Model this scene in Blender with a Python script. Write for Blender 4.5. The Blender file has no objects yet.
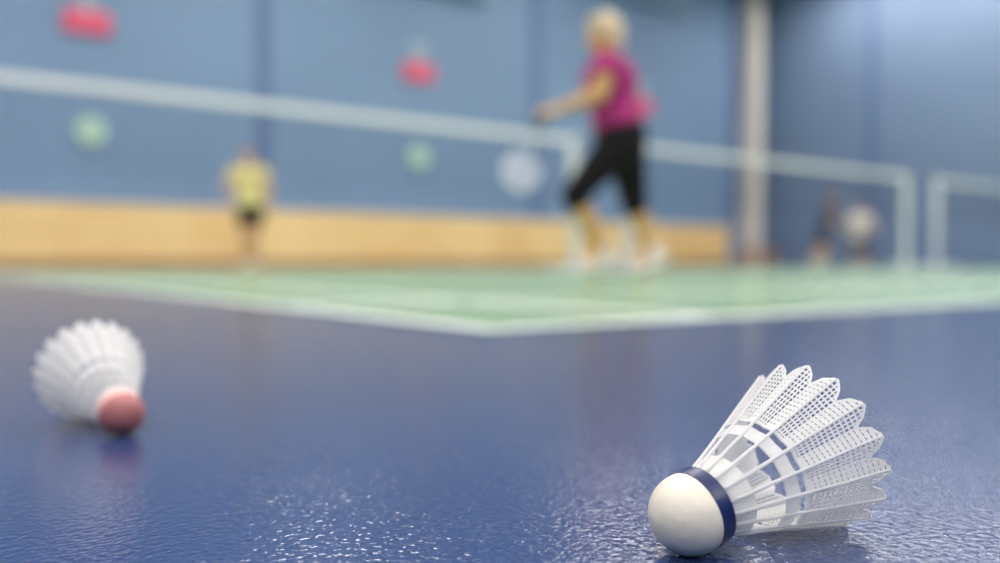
import bpy, bmesh, math, random
from mathutils import Vector, Matrix, Quaternion
random.seed(7)
PI = math.pi
SC = bpy.context.scene
COL = SC.collection

# ------------------------------------------------------------------ materials
def nodes(name):
    m = bpy.data.materials.new(name)
    m.use_nodes = True
    nt = m.node_tree
    return m, nt, nt.nodes['Principled BSDF']

def mat(name, col, rough=0.6, var=0.0, scale=6.0, bump=0.0, bscale=40.0, metal=0.0, spec=0.5, sheen=0.0):
    m, nt, b = nodes(name)
    b.inputs['Roughness'].default_value = rough
    b.inputs['Metallic'].default_value = metal
    b.inputs['Specular IOR Level'].default_value = spec
    if sheen:
        b.inputs['Sheen Weight'].default_value = sheen
    tc = nt.nodes.new('ShaderNodeTexCoord')
    n = nt.nodes.new('ShaderNodeTexNoise')
    n.inputs['Scale'].default_value = scale
    n.inputs['Detail'].default_value = 4
    nt.links.new(tc.outputs['Object'], n.inputs['Vector'])
    r = nt.nodes.new('ShaderNodeValToRGB')
    r.color_ramp.elements[0].position = .3
    r.color_ramp.elements[1].position = .7
    r.color_ramp.elements[0].color = tuple(c * (1 - var) for c in col) + (1,)
    r.color_ramp.elements[1].color = tuple(min(1, c * (1 + var)) for c in col) + (1,)
    nt.links.new(n.outputs['Fac'], r.inputs['Fac'])
    nt.links.new(r.outputs['Color'], b.inputs['Base Color'])
    if bump:
        n2 = nt.nodes.new('ShaderNodeTexNoise')
        n2.inputs['Scale'].default_value = bscale
        nt.links.new(tc.outputs['Object'], n2.inputs['Vector'])
        bp = nt.nodes.new('ShaderNodeBump')
        bp.inputs['Strength'].default_value = bump
        bp.inputs['Distance'].default_value = .01
        nt.links.new(n2.outputs['Fac'], bp.inputs['Height'])
        nt.links.new(bp.outputs['Normal'], b.inputs['Normal'])
    return m

def mat_floor(name, col, rough, bumpdist):
    """glossy vinyl sports flooring with a fine leather grain"""
    m, nt, b = nodes(name)
    L = nt.links.new
    b.inputs['Roughness'].default_value = rough
    b.inputs['Specular IOR Level'].default_value = 0.72
    tc = nt.nodes.new('ShaderNodeTexCoord')
    n = nt.nodes.new('ShaderNodeTexNoise'); n.inputs['Scale'].default_value = 3.0; n.inputs['Detail'].default_value = 5
    L(tc.outputs['Object'], n.inputs['Vector'])
    r = nt.nodes.new('ShaderNodeValToRGB')
    r.color_ramp.elements[0].position = .3; r.color_ramp.elements[1].position = .7
    r.color_ramp.elements[0].color = tuple(c * .93 for c in col) + (1,)
    r.color_ramp.elements[1].color = tuple(c * 1.07 for c in col) + (1,)
    L(n.outputs['Fac'], r.inputs['Fac']); L(r.outputs['Color'], b.inputs['Base Color'])
    w = nt.nodes.new('ShaderNodeTexNoise'); w.inputs['Scale'].default_value = 330; w.inputs['Detail'].default_value = 1.5
    L(tc.outputs['Object'], w.inputs['Vector'])
    bp = nt.nodes.new('ShaderNodeBump'); bp.inputs['Strength'].default_value = 1.0
    bp.inputs['Distance'].default_value = bumpdist
    L(w.outputs['Fac'], bp.inputs['Height']); L(bp.outputs['Normal'], b.inputs['Normal'])
    return m

def mat_wood(name, c1, c2, rough=.4):
    """vertical boards of clear-lacquered softwood"""
    m, nt, b = nodes(name)
    L = nt.links.new
    b.inputs['Roughness'].default_value = rough
    tc = nt.nodes.new('ShaderNodeTexCoord')
    mp = nt.nodes.new('ShaderNodeMapping'); mp.inputs['Scale'].default_value = (.9, .9, 7.0)
    L(tc.outputs['Object'], mp.inputs['Vector'])
    n = nt.nodes.new('ShaderNodeTexNoise'); n.inputs['Scale'].default_value = 1.2; n.inputs['Detail'].default_value = 5
    L(mp.outputs['Vector'], n.inputs['Vector'])
    sp = nt.nodes.new('ShaderNodeSeparateXYZ'); L(tc.outputs['Object'], sp.inputs['Vector'])
    fl = nt.nodes.new('ShaderNodeMath'); fl.operation = 'SNAP'; fl.inputs[1].default_value = 1.2
    L(sp.outputs['X'], fl.inputs[0])
    wn = nt.nodes.new('ShaderNodeTexWhiteNoise'); wn.noise_dimensions = '1D'
    L(fl.outputs[0], wn.inputs['W'])
    ad = nt.nodes.new('ShaderNodeMath'); ad.operation = 'MULTIPLY_ADD'
    L(wn.outputs['Value'], ad.inputs[0]); ad.inputs[1].default_value = .35; L(n.outputs['Fac'], ad.inputs[2])
    r = nt.nodes.new('ShaderNodeValToRGB')
    r.color_ramp.elements[0].position = .3; r.color_ramp.elements[1].position = .95
    r.color_ramp.elements[0].color = c1 + (1,); r.color_ramp.elements[1].color = c2 + (1,)
    L(ad.outputs[0], r.inputs['Fac']); L(r.outputs['Color'], b.inputs['Base Color'])
    return m

def mat_plastic(name, col, trans=.35):
    """thin translucent nylon"""
    m, nt, b = nodes(name)
    L = nt.links.new
    b.inputs['Base Color'].default_value = col + (1,)
    b.inputs['Roughness'].default_value = .35
    t = nt.nodes.new('ShaderNodeBsdfTranslucent'); t.inputs['Color'].default_value = col + (1,)
    mx = nt.nodes.new('ShaderNodeMixShader'); mx.inputs['Fac'].default_value = trans
    L(b.outputs['BSDF'], mx.inputs[1]); L(t.outputs['BSDF'], mx.inputs[2])
    L(mx.outputs['Shader'], nt.nodes['Material Output'].inputs['Surface'])
    return m

def mat_emit(name, col, strength):
    m, nt, b = nodes(name)
    b.inputs['Base Color'].default_value = (.8, .8, .8, 1)
    b.inputs['Emission Color'].default_value = col + (1,)
    b.inputs['Emission Strength'].default_value = strength
    return m

M = dict(
    floor=mat_floor('blue_vinyl', (.022, .044, .135), .155, .00046),
    green=mat_floor('green_vinyl', (.19, .33, .17), .24, .0005),
    line=mat('white_line_paint', (.80, .80, .78), .4, .03, 8),
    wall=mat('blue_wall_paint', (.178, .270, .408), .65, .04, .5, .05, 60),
    wallr=mat('shaded_blue_wall_paint', (.160, .228, .352), .6, .04, .5, .05, 60),  # same blue as the back wall, with the side wall's shade in the colour
    seam=mat('dark_blue_paint', (.10, .16, .30), .6, .04, .6),
    wood=mat_wood('lacquered_pine', (.82, .52, .20), (.94, .69, .31)),
    base=mat_wood('brown_wood', (.32, .16, .07), (.42, .22, .10)),
    bench=mat_wood('reddish_wood', (.42, .20, .10), (.52, .27, .14)),
    cap=mat('pale_wood_cap', (.74, .58, .44), .5, .05, 3),
    ceil=mat('white_ceiling', (.72, .74, .76), .8, .03, 1),
    column=mat('cream_paint', (.70, .63, .54), .5, .04, 2),
    net=mat('dark_net_cord', (.030, .035, .075), .8, .1, 50),
    tape=mat('white_net_tape', (.72, .73, .71), .7, .04, 20),
    post=mat('pale_grey_metal', (.62, .66, .66), .45, .04, 10),
    dark=mat('dark_rubber', (.03, .03, .035), .7, .1, 20),
    red=mat('red_panel', (.74, .10, .18), .5, .05, 3),
    mint=mat('pale_green_panel', (.47, .65, .51), .5, .05, 3),
    plate=mat('pale_blue_grey_metal', (.28,.37,.46), .5, .04, 4),
    white=mat('white_enamel', (.78, .79, .82), .4, .03, 8),
    grille=mat('blue_grey_metal', (.17, .29, .38), .5, .08, 3),
    cork=mat('cream_cork_cover', (.755, .69, .56), .42, .03, 120, .05, 300),
    redcork=mat('dusty_red_cork_cover', (.37, .12, .115), .45, .06, 120, .05, 300),
    band=mat('navy_band', (.004, .013, .085), .3, .05, 100),
    pinkband=mat('pale_pink_band', (.76, .44, .40), .5, .05, 100),
    nylon=mat_plastic('white_nylon', (.95, .94, .92), .56),
    lamp=mat_emit('lamp_diffuser', (1.0, .945, .90), 35.0),
    housing=mat('lamp_housing', (.55, .55, .55), .5, .03, 5),
    skin=mat('skin', (.60, .33, .18), .55, .05, 12),
    skin_tan=mat('tanned_skin', (.60, .34, .12), .55, .05, 12),
    blonde=mat('blonde_hair', (.62, .50, .31), .6, .25, 60, .3, 120),
    brown=mat('brown_hair', (.10, .06, .04), .6, .25, 60, .3, 120),
    pink=mat('magenta_fabric', (.36, .016, .145), .8, .10, 12, .15, 30),
    black=mat('black_fabric', (.009, .007, .008), .9, .15, 12, .15, 30, 0, .25),
    yellow=mat('yellow_fabric', (.76, .64, .27), .8, .08, 10, .15, 30),
    navy=mat('navy_fabric', (.03, .035, .06), .8, .1, 10, .15, 30),
    plum=mat('dark_grey_fabric', (.05, .05, .075), .8, .1, 10, .15, 30),
    whitecloth=mat('white_fabric', (.86, .79, .79), .8, .05, 10, .15, 30),
    shoe=mat('white_shoe', (.74, .70, .68), .5, .06, 20),
    sole=mat('gum_sole', (.45, .28, .14), .7, .06, 20),
    eye=mat('eye_white', (.75, .75, .75), .3, .02, 20),
    lip=mat('lips', (.45, .14, .12), .5, .05, 30),
)

# ------------------------------------------------------------------ mesh helpers
class MB:
    def __init__(self):
        self.v = []; self.f = []
    def add(self, vs, fs):
        o = len(self.v)
        self.v += [tuple(p) for p in vs]
        self.f += [tuple(i + o for i in f) for f in fs]
    def box(self, x0, x1, y0, y1, z0, z1):
        self.add([(x0,y0,z0),(x1,y0,z0),(x1,y1,z0),(x0,y1,z0),(x0,y0,z1),(x1,y0,z1),(x1,y1,z1),(x0,y1,z1)],
                 [(0,3,2,1),(4,5,6,7),(0,1,5,4),(1,2,6,5),(2,3,7,6),(3,0,4,7)])
    def sweep(self, rings, cap=True, closed=False):
        k = len(rings[0]); o = len(self.v)
        for r in rings: self.v += [tuple(p) for p in r]
        n = len(rings)
        for i in range(n if closed else n - 1):
            j = (i + 1) % n
            for a in range(k):
                b = (a + 1) % k
                self.f.append((o+i*k+a, o+i*k+b, o+j*k+b, o+j*k+a))
        if cap and not closed:
            self.f.append(tuple(o + a for a in reversed(range(k))))
            self.f.append(tuple(o + (n-1)*k + a for a in range(k)))
    def tube(self, pts, r, k=8, closed=False):
        pts = [Vector(p) for p in pts]
        rs = r if isinstance(r, (list, tuple)) else [r] * len(pts)
        rings = []; n = len(pts); ref = None
        for i, p in enumerate(pts):
            if closed: t = pts[(i+1) % n] - pts[i-1]
            else: t = pts[min(i+1, n-1)] - pts[max(i-1, 0)]
            t.normalize()
            if ref is None:
                ref = t.orthogonal().normalized()
            ref = (ref - t * ref.dot(t)).normalized()
            b = t.cross(ref)
            rings.append([p + (ref * math.cos(2*PI*a/k) + b * math.sin(2*PI*a/k)) * rs[i] for a in range(k)])
        self.sweep(rings, True, closed)
    def ribbon(self, pts, nrm, w, t, closed=False):
        """flat strand of width w and thickness t, nrm = outward normals"""
        pts = [Vector(p) for p in pts]; n = len(pts); rings = []
        for i, p in enumerate(pts):
            if closed: d = pts[(i+1) % n] - pts[i-1]
            else: d = pts[min(i+1, n-1)] - pts[max(i-1, 0)]
            d.normalize()
            N = (nrm[i] - d * nrm[i].dot(d)).normalized(); B = d.cross(N)
            ww = w[i] if isinstance(w, (list, tuple)) else w
            rings.append([p + B*ww/2 + N*t/2, p - B*ww/2 + N*t/2, p - B*ww/2 - N*t/2, p + B*ww/2 - N*t/2])
        self.sweep(rings, True, closed)
    def lathe(self, prof, k=48, axis='X'):
        """prof = [(along, radius)]"""
        rings = []
        for a, r in prof:
            ring = []
            for i in range(k):
                c, s = math.cos(2*PI*i/k) * r, math.sin(2*PI*i/k) * r
                ring.append((a, c, s) if axis == 'X' else ((c, s, a) if axis == 'Z' else (s, a, c)))
            rings.append(ring)
        self.sweep(rings)
    def loft(self, pts, rad, side, k=16, round_ends=True):
        """elliptical sections: rad = [(r_side, r_other)], side = reference vector"""
        pts = [Vector(p) for p in pts]; side = Vector(side)
        P = []; R = []; T = []
        n = len(pts)
        for i in range(n):
            t = (pts[min(i+1, n-1)] - pts[max(i-1, 0)]).normalized()
            P.append(pts[i]); T.append(t)
            R.append(rad[i] if isinstance(rad[i], (list, tuple)) else (rad[i], rad[i]))
        if round_ends:
            m0 = min(R[0]); m1 = min(R[-1])
            A = [(P[0] - T[0]*m0*math.sin(a), (R[0][0]*math.cos(a), R[0][1]*math.cos(a)), T[0]) for a in (1.45, 1.1, .6)]
            B = [(P[-1] + T[-1]*m1*math.sin(a), (R[-1][0]*math.cos(a), R[-1][1]*math.cos(a)), T[-1]) for a in (.6, 1.1, 1.45)]
            seq = A + list(zip(P, R, T)) + B
        else:
            seq = list(zip(P, R, T))
        rings = []
        for p, r, t in seq:
            s = side - t * side.dot(t)
            if s.length < 1e-4: s = t.orthogonal()
            s.normalize(); b = t.cross(s)
            rings.append([p + s*r[0]*math.cos(2*PI*a/k) + b*r[1]*math.sin(2*PI*a/k) for a in range(k)])
        self.sweep(rings)
    def ball(self, c, r, axes=None, k=14):
        """ellipsoid: r = (a, b, c) along axes"""
        c = Vector(c)
        if not isinstance(r, (list, tuple)): r = (r, r, r)
        X, Y, Z = axes or (Vector((1,0,0)), Vector((0,1,0)), Vector((0,0,1)))
        rings = []
        for i in range(1, k):
            th = PI * i / k
            rings.append([c + X*r[0]*math.sin(th)*math.cos(2*PI*a/(2*k)) + Y*r[1]*math.sin(th)*math.sin(2*PI*a/(2*k)) - Z*r[2]*math.cos(th) for a in range(2*k)])
        self.sweep(rings)
    def mesh(self, name):
        me = bpy.data.meshes.new(name)
        me.from_pydata(self.v, [], self.f)
        bm = bmesh.new(); bm.from_mesh(me)
        bmesh.ops.recalc_face_normals(bm, faces=bm.faces)
        bm.to_mesh(me); bm.free()
        return me
    def build(self, name, m, parent=None, smooth=False, bevel=0.0):
        me = self.mesh(name)
        me.materials.append(m)
        o = bpy.data.objects.new(name, me)
        COL.objects.link(o)
        if parent is not None: o.parent = parent
        if smooth:
            for p in me.polygons: p.use_smooth = True
        if bevel:
            md = o.modifiers.new('bevel', 'BEVEL'); md.width = bevel; md.segments = 2
        return o
    def fused(self, name, m, parent, voxel, smooth=4):
        """melt the overlapping lofts into one continuous skin"""
        o = self.build(name, m, parent)
        a = o.modifiers.new('r', 'REMESH'); a.mode = 'VOXEL'; a.voxel_size = voxel
        s = o.modifiers.new('s', 'SMOOTH'); s.factor = .5; s.iterations = smooth
        dg = bpy.context.evaluated_depsgraph_get()
        dg.update()
        me = bpy.data.meshes.new_from_object(o.evaluated_get(dg), depsgraph=dg)
        o.modifiers.clear()
        o.data = me
        if not me.materials: me.materials.append(m)
        for p in me.polygons: p.use_smooth = True
        return o

def tag(o, label=None, cat=None, group=None, kind=None):
    if label: o['label'] = label
    if cat: o['category'] = cat
    if group: o['group'] = group
    if kind: o['kind'] = kind
    return o
def thing(name, loc, label, cat, group=None, rz=0.0):
    o = bpy.data.objects.new(name, None)
    o.empty_display_size = .1
    COL.objects.link(o)
    o.location = loc; o.rotation_euler = (0, 0, rz)
    return tag(o, label, cat, group)
def copy_thing(root, loc, label, group=None):
    r = root.copy(); COL.objects.link(r); r.location = loc; r['label'] = label
    if group: r['group'] = group
    for ch in [c for c in bpy.data.objects if c.parent == root]:
        c = ch.copy(); COL.objects.link(c); c.parent = r
        for g in [q for q in bpy.data.objects if q.parent == ch]:
            d = g.copy(); COL.objects.link(d); d.parent = c
    return r

# ------------------------------------------------------------------ place
ANG = math.atan2(.585, .811)
CA, SA = math.cos(ANG), math.sin(ANG)
def W(u, n, z=0.0):
    """hall coordinates (u along the back wall, n towards it) to world"""
    return Vector((CA*u - SA*n, SA*u + CA*n, z))
def hall(mb, name, m, kind='structure', **k):
    o = mb.build(name, m, **k); o.rotation_euler = (0, 0, ANG)
    if kind: o['kind'] = kind
    return o
U0, U1, N0, N1, H = -14.0, 22.6, -12.0, 17.0, 9.6
WH = 1.16                                             # height of the wood dado

b = MB(); b.box(U0-.2, U1+.2, N0-.2, N1+.2, -.2, 0); hall(b, 'floor', M['floor'])
b = MB(); b.box(U0-.2, U1+.2, N0-.2, N1+.2, H, H+.2); hall(b, 'ceiling', M['ceil'])
b = MB(); b.box(U0, U1, N1, N1+.2, 0, H); hall(b, 'wall_back', M['wall'])
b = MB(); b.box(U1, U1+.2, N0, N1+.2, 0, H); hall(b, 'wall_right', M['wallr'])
b = MB(); b.box(U0-.2, U0, N0, N1+.2, 0, H); hall(b, 'wall_left', M['wall'])
b = MB(); b.box(U0, U1, N0-.2, N0, 0, H); hall(b, 'wall_front', M['wall'])
# seams between the wall panels (dark painted cover strips), plus a painted shade strip by the column
k = 1
for u in (-8.0, -.8, 6.3, 13.4):
    b = MB(); b.box(u-.15, u+.15, N1-.03, N1, WH, H); hall(b, 'trim_%d' % k, M['seam']); k += 1
b = MB(); b.box(20.85, 21.36, N1-.03, N1, WH, H); hall(b, 'trim_%d' % k, M['seam']); k += 1  # no seam: dark strip painted in for the shadow left of the column
for n in (13.4, 7.0, .5, -6):
    b = MB(); b.box(U1-.03, U1, n-.14, n+.14, 0, H); hall(b, 'trim_%d' % k, M['seam']); k += 1
# wooden dado along the back wall, with its cap and brown skirting
b = MB()
for i in range(29):
    u = U0 + i*1.2
    b.box(u, min(u+1.192, 21.36), N1-.05, N1, .16, WH)
hall(b, 'trim_%d' % k, M['wood']); k += 1
b = MB(); b.box(U0, 21.37, N1-.075, N1, WH, WH+.05); hall(b, 'trim_%d' % k, M['cap']); k += 1
b = MB(); b.box(U0, 21.37, N1-.07, N1, 0, .16); hall(b, 'baseboard_back', M['base'])
b = MB(); b.box(U1-.03, U1, N0, N1, 0, .10); hall(b, 'baseboard_right', M['seam'])
# cream column at the corner
b = MB(); b.box(21.38, 21.88, N1-.50, N1, 0, H)
hall(b, 'column', M['column'], kind='structure', bevel=.03)

# ------------------------------------------------------------------ courts
def court(u0, n0, label, group):
    r = thing('court_mat', W(u0, n0, 0), label, 'court', group, ANG)
    b = MB(); b.box(0, 6.1, 0, 13.4, .0002, .0022); b.build('mat_surface', M['green'], r)
    z0, z1, w = .0022, .0030, .04
    def line(x0, x1, y0, y1):
        q = MB(); q.box(x0, x1, y0, y1, z0, z1); q.build('line', M['line'], r)
    line(0, 6.1, 0, w); line(0, 6.1, 13.4-w, 13.4)
    line(0, w, w, 13.4-w); line(6.1-w, 6.1, w, 13.4-w)
    line(.46, .46+w, w, 13.4-w); line(5.64-w, 5.64, w, 13.4-w)
    for y in (.76, 4.68, 8.68, 12.60): line(w, .46, y, y+w); line(.46+w, 5.64-w, y, y+w); line(5.64, 6.1-w, y, y+w)
    line(3.03, 3.07, w, .76); line(3.03, 3.07, .80, 4.68); line(3.03, 3.07, 8.72, 12.60); line(3.03, 3.07, 12.64, 13.4-w)
    return r
CU = (.647, 7.60, 14.55)
CN = .926
court(CU[0], CN, 'green court mat with white lines, its corner nearest the two shuttlecocks', 'badminton courts')
court(CU[1], CN, 'green court mat under the net left of the gap between posts', 'badminton courts')
court(CU[2], CN, 'green court mat farthest right, beneath the two distant players', 'badminton courts')

# ------------------------------------------------------------------ nets and posts
NN = 7.45
def net_mesh(width, z0, z1, step, t):
    b = MB(); nx = int(width/step)
    for i in range(nx+1):
        x = i*width/nx
        b.box(x-t/2, x+t/2, -t/2, t/2, z0, z1)
    nz = int((z1-z0)/step)
    for j in range(nz+1):
        z = z0 + j*(z1-z0)/nz
        b.box(0, width, -t/2, t/2, z-t/2, z+t/2)
    return b
NETS = ((.50, 5.88, 'long white-taped net crossing in front of the wood-panelled wall, behind the woman'),
        (7.36, 6.19, 'white-taped net running from behind the woman to the post before the two distant players'),
        (14.66, 6.05, 'white-taped net at the right edge of the view, beyond the gap between posts'))
first_net = None
for u, wd, lab in NETS:
    r = thing('badminton_net', W(u, NN, 0), lab, 'net', 'badminton nets', ANG)
    net_mesh(wd, .775, 1.475, .022, .0011).build('netting', M['net'], r)
    b = MB(); b.box(0, wd, -.012, .012, 1.462, 1.540); b.build('top_tape', M['tape'], r, bevel=.004)
    b = MB(); b.box(0, .04, -.008, .008, .775, 1.462); b.build('side_tape', M['tape'], r)
    b = MB(); b.box(wd-.04, wd, -.008, .008, .775, 1.462); b.build('side_tape', M['tape'], r)
def post():
    r = thing('net_post', (0,0,0), 'x', 'net post', 'net posts', ANG)
    b = MB(); b.lathe([(.05,.050),(.06,.052),(1.54,.050),(1.555,.046),(1.56,.03)], 20, 'Z'); b.build('pole', M['post'], r, True)
    b = MB(); b.box(-.17,.17,-.30,.30,.003,.055); b.build('base', M['post'], r, bevel=.012)
    b = MB(); b.box(-.03,.03,-.062,.062,1.44,1.50); b.build('cleat', M['dark'], r, bevel=.006)
    return r
PST = ((.44, 'pale post holding the left end of the longest net'),
       (6.44, 'pale net post just left of the woman in magenta, behind her front knee'),
       (7.30, 'pale net post mostly hidden behind the hips of the woman in magenta'),
       (13.61, 'pale net post just right of the two distant players'),
       (14.60, 'rightmost pale net post, second from the two distant players'))
p0 = post()
for i, (u, lab) in enumerate(PST):
    if i == 0: p0.location = W(u, NN); p0['label'] = lab
    else: copy_thing(p0, W(u, NN), lab)

# ------------------------------------------------------------------ wall fittings
def red_sign(loc, lab):
    r = thing('wall_sign', loc, lab, 'wall sign', 'red wall signs', ANG)
    b = MB(); b.box(-.40,.40,-.10,-.02,-.21,.21); b.build('panel', M['red'], r, bevel=.05)
    b = MB(); b.box(-.22,.22,-.06,0,.34,.72); b.build('bracket_plate', M['plate'], r, bevel=.02)
    b = MB(); b.box(-.05,.05,-.05,-.0,.20,.40); b.box(-.05,.05,-.03,0,-.2,.25); b.build('bracket_arm', M['post'], r)
    return r
RS = ((3.0, 'red oblong sign high on the blue wall, largest and leftmost of the three'),
      (9.93, 'red oblong sign high on the blue wall, above the second green disc'),
      (17.1, 'red oblong sign on the blue wall, half hidden by the back of the woman'))
r0 = None
for u, lab in RS:
    p = W(u, N1, 4.46)
    r0 = red_sign(p, lab) if r0 is None else (copy_thing(r0, p, lab) and r0)
def disc(name, loc, rad, m, lab, group):
    r = thing(name, loc, lab, 'wall disc', group, ANG)
    b = MB(); b.lathe([(-.005,rad*.97),(-.05,rad),(-.065,rad*.97),(-.07,rad*.80)], 40, 'Y'); b.build('disc_face', m, r, True)
    b = MB(); b.tube([(rad*.9*math.cos(a*2*PI/40), -.068, rad*.9*math.sin(a*2*PI/40)) for a in range(40)], .02, 6, True); b.build('rim', m, r, True)
    return r
disc('wall_disc', W(3.05, N1, 2.50), .27, M['mint'], 'pale green disc on the blue wall, below the leftmost red sign', 'green wall discs')
disc('wall_disc', W(9.93, N1, 2.52), .27, M['mint'], 'pale green disc on the blue wall, left of the woman', 'green wall discs')
def vent(loc, lab):
    r = thing('ventilation_unit', loc, lab, 'ventilation unit', 'ventilation units', ANG)
    b = MB(); b.box(-1.25,1.25,-.28,0,0,.8); b.build('casing', M['grille'], r, bevel=.03)
    for j in range(6):
        q = MB(); q.box(-1.15,1.15,-.30,-.28,.08+j*.11,.13+j*.11); q.build('louvre', M['grille'], r)
    return r
v0 = vent(W(10.45, N1, 6.35), 'blue-grey ventilation unit at the top edge, above the second red sign')
copy_thing(v0, W(17.6, N1, 7.28), 'blue-grey ventilation unit at the top edge, above the head of the woman')

# low wooden bench by the column
r = thing('gym_bench', W(20.0, 15.2, 0), 'low reddish wooden bench at the foot of the cream column', 'bench', None, ANG)
b = MB(); b.box(-.62,.62,-.19,.19,.44,.52); b.build('seat', M['bench'], r, bevel=.012)
for x in (-.5, .5):
    b = MB(); b.box(x-.03,x+.03,-.16,.16,0,.44); b.build('leg', M['bench'], r, bevel=.006)
b = MB(); b.box(-.47,.47,-.025,.025,.12,.20); b.build('rail', M['bench'], r)

# ------------------------------------------------------------------ ceiling lights
def light():
    r = thing('ceiling_light', (0,0,0), 'long white fluorescent light fixture hung under the hall ceiling', 'ceiling light', 'hall ceiling lights', ANG)
    b = MB(); b.box(-.50,.50,-1.6,1.6,.03,.14); b.build('housing', M['housing'], r, bevel=.01)
    b = MB(); b.box(-.46,.46,-1.55,1.55,0,.03); b.build('diffuser', M['lamp'], r)
    for y in (-1.3, 1.3):
        q = MB(); q.tube([(0,y,.13),(0,y,1.41)], .008, 6); q.build('suspension_rod', M['housing'], r)
    return r
l0 = light(); cnt = 0
for u in (-8, -1, 6, 13, 20.9):
    for n in (-10.6, -7.2, -3.8, -.4, 3.0, 6.4, 9.8, 13.2) if u < 20 else (3.0, 6.4, 9.8, 13.2):
        p = W(u, n, 8.2)
        if cnt == 0: l0.location = p
        else: copy_thing(l0, p, l0['label'])
        cnt += 1

# ------------------------------------------------------------------ shuttlecocks
def shuttle(name, C, yaw, Lr, Rr, phase, cork_m, band_m, label, RC=.013, NF=16, dense=False):
    tilt = math.atan2(Rr, Lr) - math.asin(RC / math.hypot(Lr, Rr))
    root = thing(name, C, label, 'shuttlecock', 'shuttlecocks on the blue floor')
    q = Matrix.Rotation(yaw, 3, 'Z') @ Matrix.Rotation(-tilt, 3, 'Y') @ Matrix.Rotation(phase, 3, 'X')
    root.rotation_euler = q.to_euler()
    # rounded cork
    prof = [(-RC*math.cos(a), RC*math.sin(a)) for a in [i*PI/2/18 for i in range(1, 19)]]
    prof = [(-RC*.9995, RC*.03)] + prof + [(.0008, RC), (.0016, RC)]
    b = MB(); b.lathe(prof, 56); b.build('cork', cork_m, root, True)
    b = MB(); b.lathe([(.0014,RC*.99),(.0016,RC*1.008),(.0018,RC*1.012),(.0020,RC*1.012),(.0066,RC*1.012),(.0068,RC*1.012),(.0070,RC*1.006),(.0073,RC*.97)], 56); b.build('band', band_m, root, True)
    x0, x1, ra = .0072, Lr, RC*.79
    def S(th, s, lift=0.0):
        """point on the flared, pleated skirt"""
        q = (th*NF/(2*PI)) % 1.0
        fold = abs(q - .5)*2                       # 1 at a stem, 0 halfway between two
        pl = (.0004 if dense else .0011)*(fold - .6)*min(1, max(0, (s-.25)/.4))
        r = ra + (Rr-ra)*(max(s,0)**1.06 if s > 0 else s) + pl + lift
        return Vector((x0 + (x1-x0)*s, r*math.cos(th), r*math.sin(th)))
    def Nn(th): return Vector((-.32, math.cos(th), math.sin(th))).normalized()
    dth = 2*PI/NF
    LOBE = ((-.5,.885),(-.30,.962),(.06,1.0),(.30,.958),(.5,.885))
    def smax(q):                                   # q: -0.5..0.5 across one vane, 0 = stem
        for (qa, sa), (qb, sb) in zip(LOBE, LOBE[1:]):
            if q <= qb + 1e-6: return sa + (sb-sa)*(q-qa)/(qb-qa)
        return LOBE[-1][1]
    # collar
    b = MB(); k = 64; t = .0006; ce = .11 if dense else .17
    rings = []
    for s, l in ((-.005,0),(.03,0),(ce,0),(ce,-t),(-.005,-t)):
        rings.append([S(2*PI*i/k, s, l) for i in range(k)])
    b.sweep(rings, False, True); b.build('collar', M['nylon'], root, True)
    # solid rings
    for sa, sb in ((.355, .435), (.475, .495)):
        b = MB(); rings = []
        for s, l in ((sa,.0002),(sb,.0002),(sb,-.0004),(sa,-.0004)):
            rings.append([S(2*PI*i/128, s, l) for i in range(128)])
        b.sweep(rings, False, True); b.build('ring', M['nylon'], root)
    # stems
    for i in range(NF):
        th = i*dth
        pts = [S(th, s, .0003) for s in [j/14*.985 for j in range(15)]]
        b = MB(); b.tube(pts, [.00075 - .00035*j/14 for j in range(15)], 7); b.build('stem', M['nylon'], root, True)
    if dense:                                      # extra thread rings binding the stems
        for sa in (.16, .20, .24, .28, .32):
            b = MB(); b.tube([S(2*PI*i/96, sa, -.0002) for i in range(96)], .0007, 6, True); b.build('thread_ring', M['nylon'], root, True)
    # netted vanes
    s0 = .49; rows = 15
    for i in range(NF):
        th0 = i*dth
        b = MB()
        # q<0: close-barred half; q>0: open half
        for q in (-.5, -.333, -.167, .13, .25, .37):
            e = smax(q)
            ss = [s0 + (e-s0)*j/10 for j in range(11)]
            b.ribbon([S(th0+q*dth, s) for s in ss], [Nn(th0+q*dth)]*11, .00042, .0004)
        for j in range(rows):
            s = s0 + .02 + (1-s0-.04)*j/(rows-1)
            for qa, qb, wd in ((-.5, 0, .00150), (0, .5, .0018 if dense else .00060)):
                lo = [qa + (qb-qa)*m/5 for m in range(6)]
                lo = [q for q in lo if smax(q) >= s]
                if len(lo) > 1:
                    b.ribbon([S(th0+q*dth, s) for q in lo], [Nn(th0+q*dth) for q in lo], wd, .0004)
        qs = sorted([-.5 + m/10 for m in range(11)] + [-.30, .06, .30])
        b.ribbon([S(th0+q*dth, smax(q)-.006) for q in qs], [Nn(th0+q*dth) for q in qs], .0008, .0005)
        b.build('vane', M['nylon'], root)
    return root
shuttle('shuttlecock', (.0604, .2696, .013), math.radians(32.0), .0627, .0295, .10, M['cork'], M['band'],
        'white nylon shuttlecock with cream cork and navy band, near and sharp')
shuttle('shuttlecock', (-.2045, .4585, .0115), math.radians(130.1), .0665, .0307, .05, M['redcork'], M['pinkband'],
        'white shuttlecock with dusty red cork, blurred at the left of the floor', .0115, 20, True)

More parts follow.
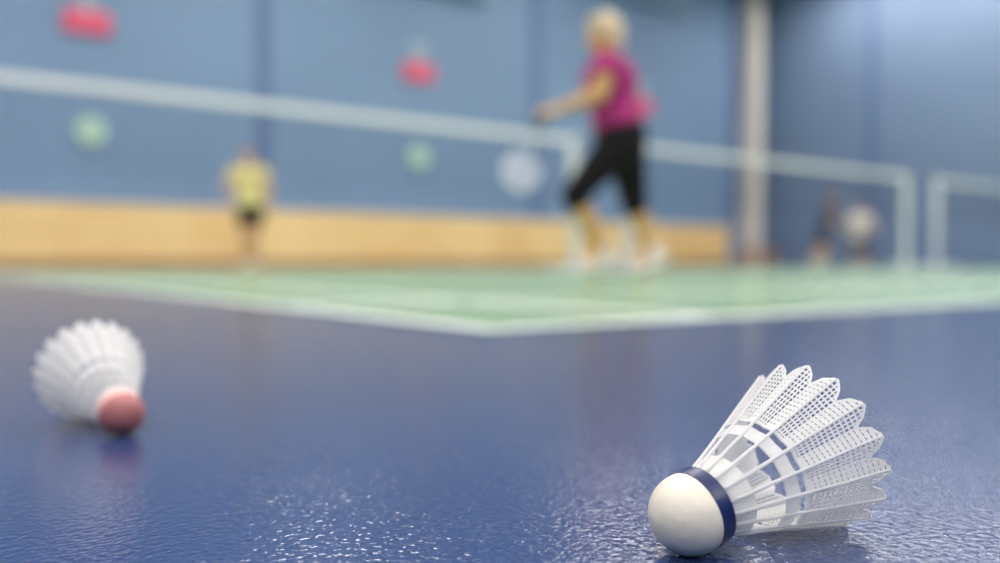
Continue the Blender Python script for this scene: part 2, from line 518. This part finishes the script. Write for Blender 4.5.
# ------------------------------------------------------------------ people
def V(*a): return Vector(a)
def hand(mb, wrist, d, pn, thumb, s=1.0, curl=.5):
    """palm, four bent fingers of unequal length and a thumb leaving the palm's side"""
    d = d.normalized(); pn = (pn - d*pn.dot(d)).normalized(); sd = d.cross(pn).normalized()
    if sd.dot(thumb) < 0: sd = -sd
    mb.loft([wrist - d*.02*s, wrist + d*.03*s, wrist + d*.088*s], [(.026*s,.019*s),(.036*s,.016*s),(.040*s,.012*s)], sd, 12)
    for i, L in enumerate((.070, .080, .074, .058)):
        base = wrist + d*.085*s + sd*(.030 - .020*i)*s
        a = 0; p = base; pts = [base - d*.02*s, base]
        for seg in (.45, .32, .23):
            a += curl
            p = p + (d*math.cos(a) + pn*math.sin(a))*L*seg*s
            pts.append(p)
        mb.loft(pts, [.0088*s,.0090*s,.0086*s,.0080*s,.0068*s], sd, 8)
    tb = wrist + d*.028*s + sd*.026*s
    td = (d*.65 + sd*.6 + pn*.35).normalized()
    p1 = tb + td*.038*s; p2 = p1 + (td*.8 + d*.35 + pn*.35*curl).normalized()*.032*s
    mb.loft([tb - td*.01*s, tb, p1, p2], [.013*s,.0125*s,.0105*s,.0085*s], pn, 8)

def person(name, loc, label, J, face, side, skin, hair_m, shirt_m, legs_m, leg_len, shoe_m, voxel, bob=False, sw=1.0, sleeve=.45, grp=None, dp=1.0, hh=1.0, hl=.03, wd=1.0):
    """J: joint positions (local). face: direction of the face, side: across the shoulders"""
    root = thing(name, loc, label, 'person', grp)
    up = V(0,0,1); side = side.normalized(); face = face.normalized()
    hs = face.cross(up).normalized(); hu = hs.cross(face).normalized()
    ax = (hs, face, hu)
    H = J['head']; N = J['neck']; C = J['chest']; P = J['pelvis']
    fr = up.cross(side).normalized()
    body = MB()
    # head with brow, nose, jaw and ears
    body.ball(H + hu*.02 - face*.008, (.073, .092, .100), ax)
    body.ball(H - hu*.048 + face*.022, (.054, .064, .068), ax)
    body.ball(H - hu*.092 + face*.052, (.028, .026, .024), ax, 8)
    body.loft([H + hu*.012 + face*.080, H - hu*.018 + face*.100, H - hu*.030 + face*.104], [.009, .013, .014], hs, 8)
    for sg in (-1, 1):
        body.ball(H + hs*sg*.075 - hu*.012 - face*.012, (.010, .020, .032), ax, 8)
    body.loft([N - (H-N).normalized()*.07, N, H - hu*.05 - face*.01], [(.075*sw,.060),(.054*sw,.054),(.052,.055)], hs)
    # trunk
    w = (C + P)/2
    body.loft([P - (C-P).normalized()*.05, P, w, C, C + (N-C)*.55, N], [(.130*sw,.095),(.150*sw,.110),(.125*sw,.095),(.155*sw,.110),(.150*sw,.095),(.06,.055)], side)
    for sd in ('l', 'r'):
        s, e, wr = J['sh_'+sd], J['el_'+sd], J['wr_'+sd]
        body.loft([C + (s-C)*.55 + (N-C)*.15, s, s+(e-s)*.35, e], [.060,.056*sw,.050*sw,.039*sw], fr, 12)
        body.loft([e, e+(wr-e)*.3, wr], [.040*sw,.041*sw,.026], fr, 12)
        hd = J.get('hd_'+sd, (wr-e).normalized())
        hand(body, wr + (wr-e).normalized()*.01, hd, J.get('pn_'+sd, V(0,0,-1)), J.get('th_'+sd, face), 1.0, J.get('curl_'+sd, .45))
        h, kn, an, to = J['hip_'+sd], J['kn_'+sd], J['an_'+sd], J['to_'+sd]
        body.loft([P*.4+h*.6, h, h+(kn-h)*.4, kn], [.090,.088*sw,.076*sw,.054*sw], fr, 14)
        back = (h + (an-h)*((kn-h).dot(an-h)/max(1e-6,(an-h).dot(an-h))) - kn)
        body.loft([kn, kn+(an-kn)*.3, kn+(an-kn)*.65, an], [.054*sw,.057*sw,.044*sw,.036], fr, 12)
        body.loft([an + (an-to)*.30, an*.6+to*.4 - V(0,0,.01), to], [.036,.040,.030], fr, 10)
    body.fused('body', skin, root, voxel)
    # eyes, mouth
    for sg in (-1, 1):
        b = MB(); b.ball(H + hs*sg*.031 + face*.078 + hu*.012, .012, ax, 8); e_ = b.build('eye', M['eye'], root, True)
        q = MB(); q.ball(H + hs*sg*.031 + face*.087 + hu*.012, .0055, ax, 6); q.build('iris', M['dark'], e_, True)
    b = MB(); b.ball(H - hu*.062 + face*.082, (.022, .008, .007), ax, 8); b.build('mouth', M['lip'], root, True)
    # hair
    b = MB()
    b.ball(H + hu*.034 - face*.024, (.084*hh, .094*hh, .102*hh), ax)
    if bob:
        b.ball(H - face*.045 - hu*.015, (.086*hh, .070*hh, .100*hh), ax)
        b.ball(H - face*.050 - hu*.075, (.066, .046, .055), ax)
        b.ball(H + hu*.085 + face*.035, (.060, .058, .040), ax)
    else:
        b.ball(H - face*.040 - hu*.010, (.076, .060, .080), ax)
    b.fused('hair', hair_m, root, voxel)
    # shirt
    b = MB()
    hem = P - (C-P).normalized()*hl
    b.loft([hem, P + (C-P)*.10, w, C, C + (N-C)*.50, C + (N-C)*.92],
           [(.168*sw,.132*dp*wd),(.168*sw,.132*dp*wd),(.146*sw,.122*dp*wd),(.172*sw,.130*dp),(.165*sw,.112*dp),(.080,.070)], side, 20, False)
    for sd in ('l', 'r'):
        s, e = J['sh_'+sd], J['el_'+sd]
        b.loft([C + (s-C)*.5 + (N-C)*.15, s, s+(e-s)*sleeve], [.078,.074*sw,.070*sw], fr, 14, False)
    b.fused('shirt', shirt_m, root, voxel, 3)
    # trousers
    b = MB()
    b.loft([P - (C-P).normalized()*.10, P, P + (C-P)*.20], [(.140*sw,.115*dp),(.160*sw,.124*dp),(.150*sw,.112*dp)], side, 18)
    for sd in ('l', 'r'):
        h, kn, an = J['hip_'+sd], J['kn_'+sd], J['an_'+sd]
        if leg_len <= 1:
            q = h + (kn-h)*leg_len
            b.loft([P*.35+h*.65, h, h+(q-h)*.6, q], [.104,.104*sw,.094*sw,.088*sw], fr, 14, False)
        else:
            q = kn + (an-kn)*(leg_len-1)
            b.loft([P*.35+h*.65, h, h+(kn-h)*.5, kn], [.104*dp,.106*sw,.090*sw,.070*sw], fr, 14)
            b.loft([kn, q], [.066*sw,.062*sw], fr, 14, False)
    b.fused('leggings' if leg_len > 1 else 'shorts', legs_m, root, voxel, 3)
    for sd in ('l', 'r'):
        an, to = J['an_'+sd], J['to_'+sd]
        dn = V(0,0,-1); fw = (to-an); fw = fw.normalized()
        dn = (dn - fw*dn.dot(fw)).normalized()
        b = MB()
        b.loft([an - fw*.05 + dn*.035, an + dn*.030, an + (to-an)*.5 + dn*.020, to + dn*.010, to + fw*.03 + dn*.012],
               [(.034,.034),(.042,.044),(.046,.042),(.046,.033),(.034,.024)], fw.cross(dn), 14)
        b.loft([an + V(0,0,.045), an + dn*.02], [.045,.045], fr, 12)
        s_ = b.fused('shoe', shoe_m, root, max(.006, voxel*.8), 2)
        q = MB()
        q.loft([an - fw*.055 + dn*.074, an + (to-an)*.5 + dn*.056, to + fw*.035 + dn*.036], [(.036,.010),(.044,.010),(.036,.010)], fw.cross(dn), 12)
        q.build('sole', M['sole'], s_, True)
    zs = [v.co.z for c in bpy.data.objects if c.type == 'MESH' and (c.parent == root or (c.parent and c.parent.parent == root)) for v in c.data.vertices]
    root.location.z = .0034 - min(zs)              # soles on the mat
    return root

# woman in magenta, running to the left
DW = 5.05
def pw(x, y, dy=0.0):
    return V((x-610)/850*DW, dy, (263-y)/850*DW + .093)
J = dict(head=pw(603,42,0), neck=pw(607,60,0), chest=pw(609,86,0), pelvis=pw(619,138,0),
    sh_l=pw(603,75,-.16), el_l=pw(596,106,-.20), wr_l=pw(556,121,-.20),
    sh_r=pw(612,73,.15), el_r=pw(614,105,.20), wr_r=pw(606,119,.10),
    hip_l=pw(614,153,-.07), kn_l=pw(573,201,-.08), an_l=pw(604,262,-.05), to_l=pw(584,271,-.05),
    hip_r=pw(627,153,.08), kn_r=pw(637,209,.10), an_r=pw(655,261,.06), to_r=pw(637,272.5,.05),
    hd_l=V(-1,0,-.05), pn_l=V(0,.5,-.8), th_l=V(0,.8,.3), curl_l=.75, pn_r=V(-.5,0,-.8), curl_r=.6)
WX = (610-500)/850*DW
person('person', (WX, DW, 0), 'blonde woman in magenta shirt and black leggings running left with a racket', J,
       V(-1,-.12,-.08), V(.12,1,0), M['skin_tan'], M['blonde'], M['pink'], M['black'], 1.20, M['shoe'], .009, True, 1.14, .40, None, 1.30, 1.03, -.03, .90)
# her racket
hp = J['wr_l'] + V(WX, DW, 0) + V(-.085, .012, -.030)
hc = V((521-500)/850*(DW-.42), DW-.42, (263-172)/850*(DW-.42)+.093)
ra = (hc - hp).normalized()
r = thing('racket', hp, 'white-strung badminton racket held low in the forward hand of the woman', 'racket')
ra2 = V(-.75, -.35, -.1); ra2 = (ra2 - ra*ra2.dot(ra)).normalized(); rn = ra.cross(ra2)
LR = (hc-hp).length
b = MB(); b.tube([-ra*.07, -ra*.065, ra*.10], [.014,.0155,.0125], 10); b.build('grip', M['dark'], r, True)
b = MB(); b.tube([ra*.10, ra*(LR-.125)], .0042, 8); b.build('shaft', M['white'], r, True)
b = MB(); b.tube([ra*(LR + .125*math.cos(a*PI/20)) + ra2*.100*math.sin(a*PI/20) for a in range(40)], .005, 8, True); b.build('frame', M['white'], r, True)
b = MB()
for i in range(-8, 9):
    t = i/9; 
    c = math.sqrt(1-t*t)
    b.tube([ra*(LR - .122*c) + ra2*.098*t, ra*(LR + .122*c) + ra2*.098*t], .0016, 4)
    b.tube([ra*(LR + .122*t) - ra2*.098*c, ra*(LR + .122*t) + ra2*.098*c], .0016, 4)
b.build('strings', M['white'], r)

# man in yellow beyond the net, facing us
DM = 12.7
def pm(x, y, dy=0.0): return V((x-249)/850*DM, dy, (263-y)/850*DM + .093)
J = dict(head=pm(249,158.5,-.04), neck=pm(249,168,0), chest=pm(249,179,0), pelvis=pm(250,206,.04),
    sh_l=pm(261,171.5,0), el_l=pm(269,188,-.02), wr_l=pm(271,202,-.12),
    sh_r=pm(237,171.5,0), el_r=pm(229,186,-.05), wr_r=pm(234,196,-.25),
    hip_l=pm(255,210,.04), kn_l=pm(256,236,-.05), an_l=pm(254,260.5,.05), to_l=V(pm(256,0).x, -.10, .045),
    hip_r=pm(245,210,.04), kn_r=pm(246,236,-.03), an_r=pm(247,261,.05), to_r=V(pm(245,0).x, -.10, .045),
    th_l=V(-1,0,0), th_r=V(1,0,0), pn_l=V(-.8,.4,0), pn_r=V(.6,0,-.6))
for s in 'lr': J['an_'+s].z = .10
person('person', ((249-500)/850*DM, DM, 0), 'man in yellow shirt and black shorts standing before the wood-panelled wall', J,
       V(.05,-1,-.05), V(1,0,0), M['skin'], M['brown'], M['yellow'], M['black'], .66, M['shoe'], .013, False, 1.32, .60)
# two players on the farthest court
DA = 20.2
def pa(x, y, dy=0.0): return V((x-822)/850*DA, dy, (263-y)/850*DA + .093)
J = dict(head=pa(833,196,0), neck=pa(831,204,0), chest=pa(829,212,0), pelvis=pa(822,231,0),
    sh_l=pa(829,208,-.17), el_l=pa(829,221,-.25), wr_l=pa(838,227,-.22),
    sh_r=pa(832,208,.17), el_r=pa(835,221,.25), wr_r=pa(843,226,.18),
    hip_l=pa(821,234,-.09), kn_l=pa(825,249,-.12), an_l=pa(818,263,-.12), to_l=pa(825,265.2,-.12),
    hip_r=pa(821,234,.09), kn_r=pa(821,249,.14), an_r=pa(814,262,.14), to_r=pa(820,265.2,.14),
    th_l=V(0,1,0), th_r=V(0,-1,0))
for s in 'lr':
    J['an_'+s].z = .10; J['to_'+s].z = .048
person('person', ((822-500)/850*DA, DA, 0), 'player in dark clothes leaning forward, left of the one in a white shirt', J,
       V(1,-.1,-.2), V(.05,-1,0), M['skin'], M['brown'], M['plum'], M['navy'], .75, M['shoe'], .018, False, 1.1, .6, 'distant players')
DB = 21.2
def pb(x, y, dy=0.0): return V((x-859)/850*DB, dy, (263-y)/850*DB + .093)
J = dict(head=pb(857,207.5,-.24), neck=pb(858,213,-.10), chest=pb(858.5,221,-.04), pelvis=pb(859,240,.16),
    sh_l=pb(866.5,216,-.06), el_l=pb(870,227,-.18), wr_l=pb(864,233,-.36),
    sh_r=pb(850,216,-.06), el_r=pb(847,227,-.18), wr_r=pb(853,233,-.38),
    hip_l=pb(863,243,.14), kn_l=pb(866,252,-.10), an_l=pb(864,263,.10), to_l=pb(866,265,-.06),
    hip_r=pb(855,243,.14), kn_r=pb(853,252,-.10), an_r=pb(854,263,.10), to_r=pb(852,265,-.06),
    th_l=V(-1,0,0), th_r=V(1,0,0))
for s in 'lr':
    J['an_'+s].z = .10; J['to_'+s].z = .048
person('person', ((859-500)/850*DB, DB, 0), 'player in white shirt and dark shorts crouching ready on the farthest court', J,
       V(-.1,-1,-.15), V(1,0,0), M['skin'], M['brown'], M['whitecloth'], M['navy'], .95, M['shoe'], .018, False, 1.12, .6, 'distant players')

# ------------------------------------------------------------------ camera, world, view
cd = bpy.data.cameras.new('camera'); co = bpy.data.objects.new('camera', cd); COL.objects.link(co)
cd.sensor_width = 36; cd.lens = 850/1000*36
co.location = (0, 0, .093)
co.rotation_euler = (PI/2 - math.atan(18.5/850), 0, 0)
cd.clip_start = .02; cd.clip_end = 200
cd.dof.use_dof = True; cd.dof.focus_distance = .285; cd.dof.aperture_fstop = 3.7
SC.camera = co
w = bpy.data.worlds.new('world'); SC.world = w; w.use_nodes = True
w.node_tree.nodes['Background'].inputs['Color'].default_value = (.6, .7, .85, 1)
w.node_tree.nodes['Background'].inputs['Strength'].default_value = .3
vs = SC.view_settings
SC.display_settings.display_device = 'sRGB'
vs.view_transform = 'Standard'; vs.look = 'None'; vs.gamma = 1; vs.use_curve_mapping = False
vs.exposure = -0.78
SC.cycles.max_bounces = 8
SC.cycles.diffuse_bounces = 5
SC.cycles.caustics_reflective = False
SC.cycles.caustics_refractive = False
SC.cycles.sample_clamp_indirect = 6
SC.cycles.use_denoising = True
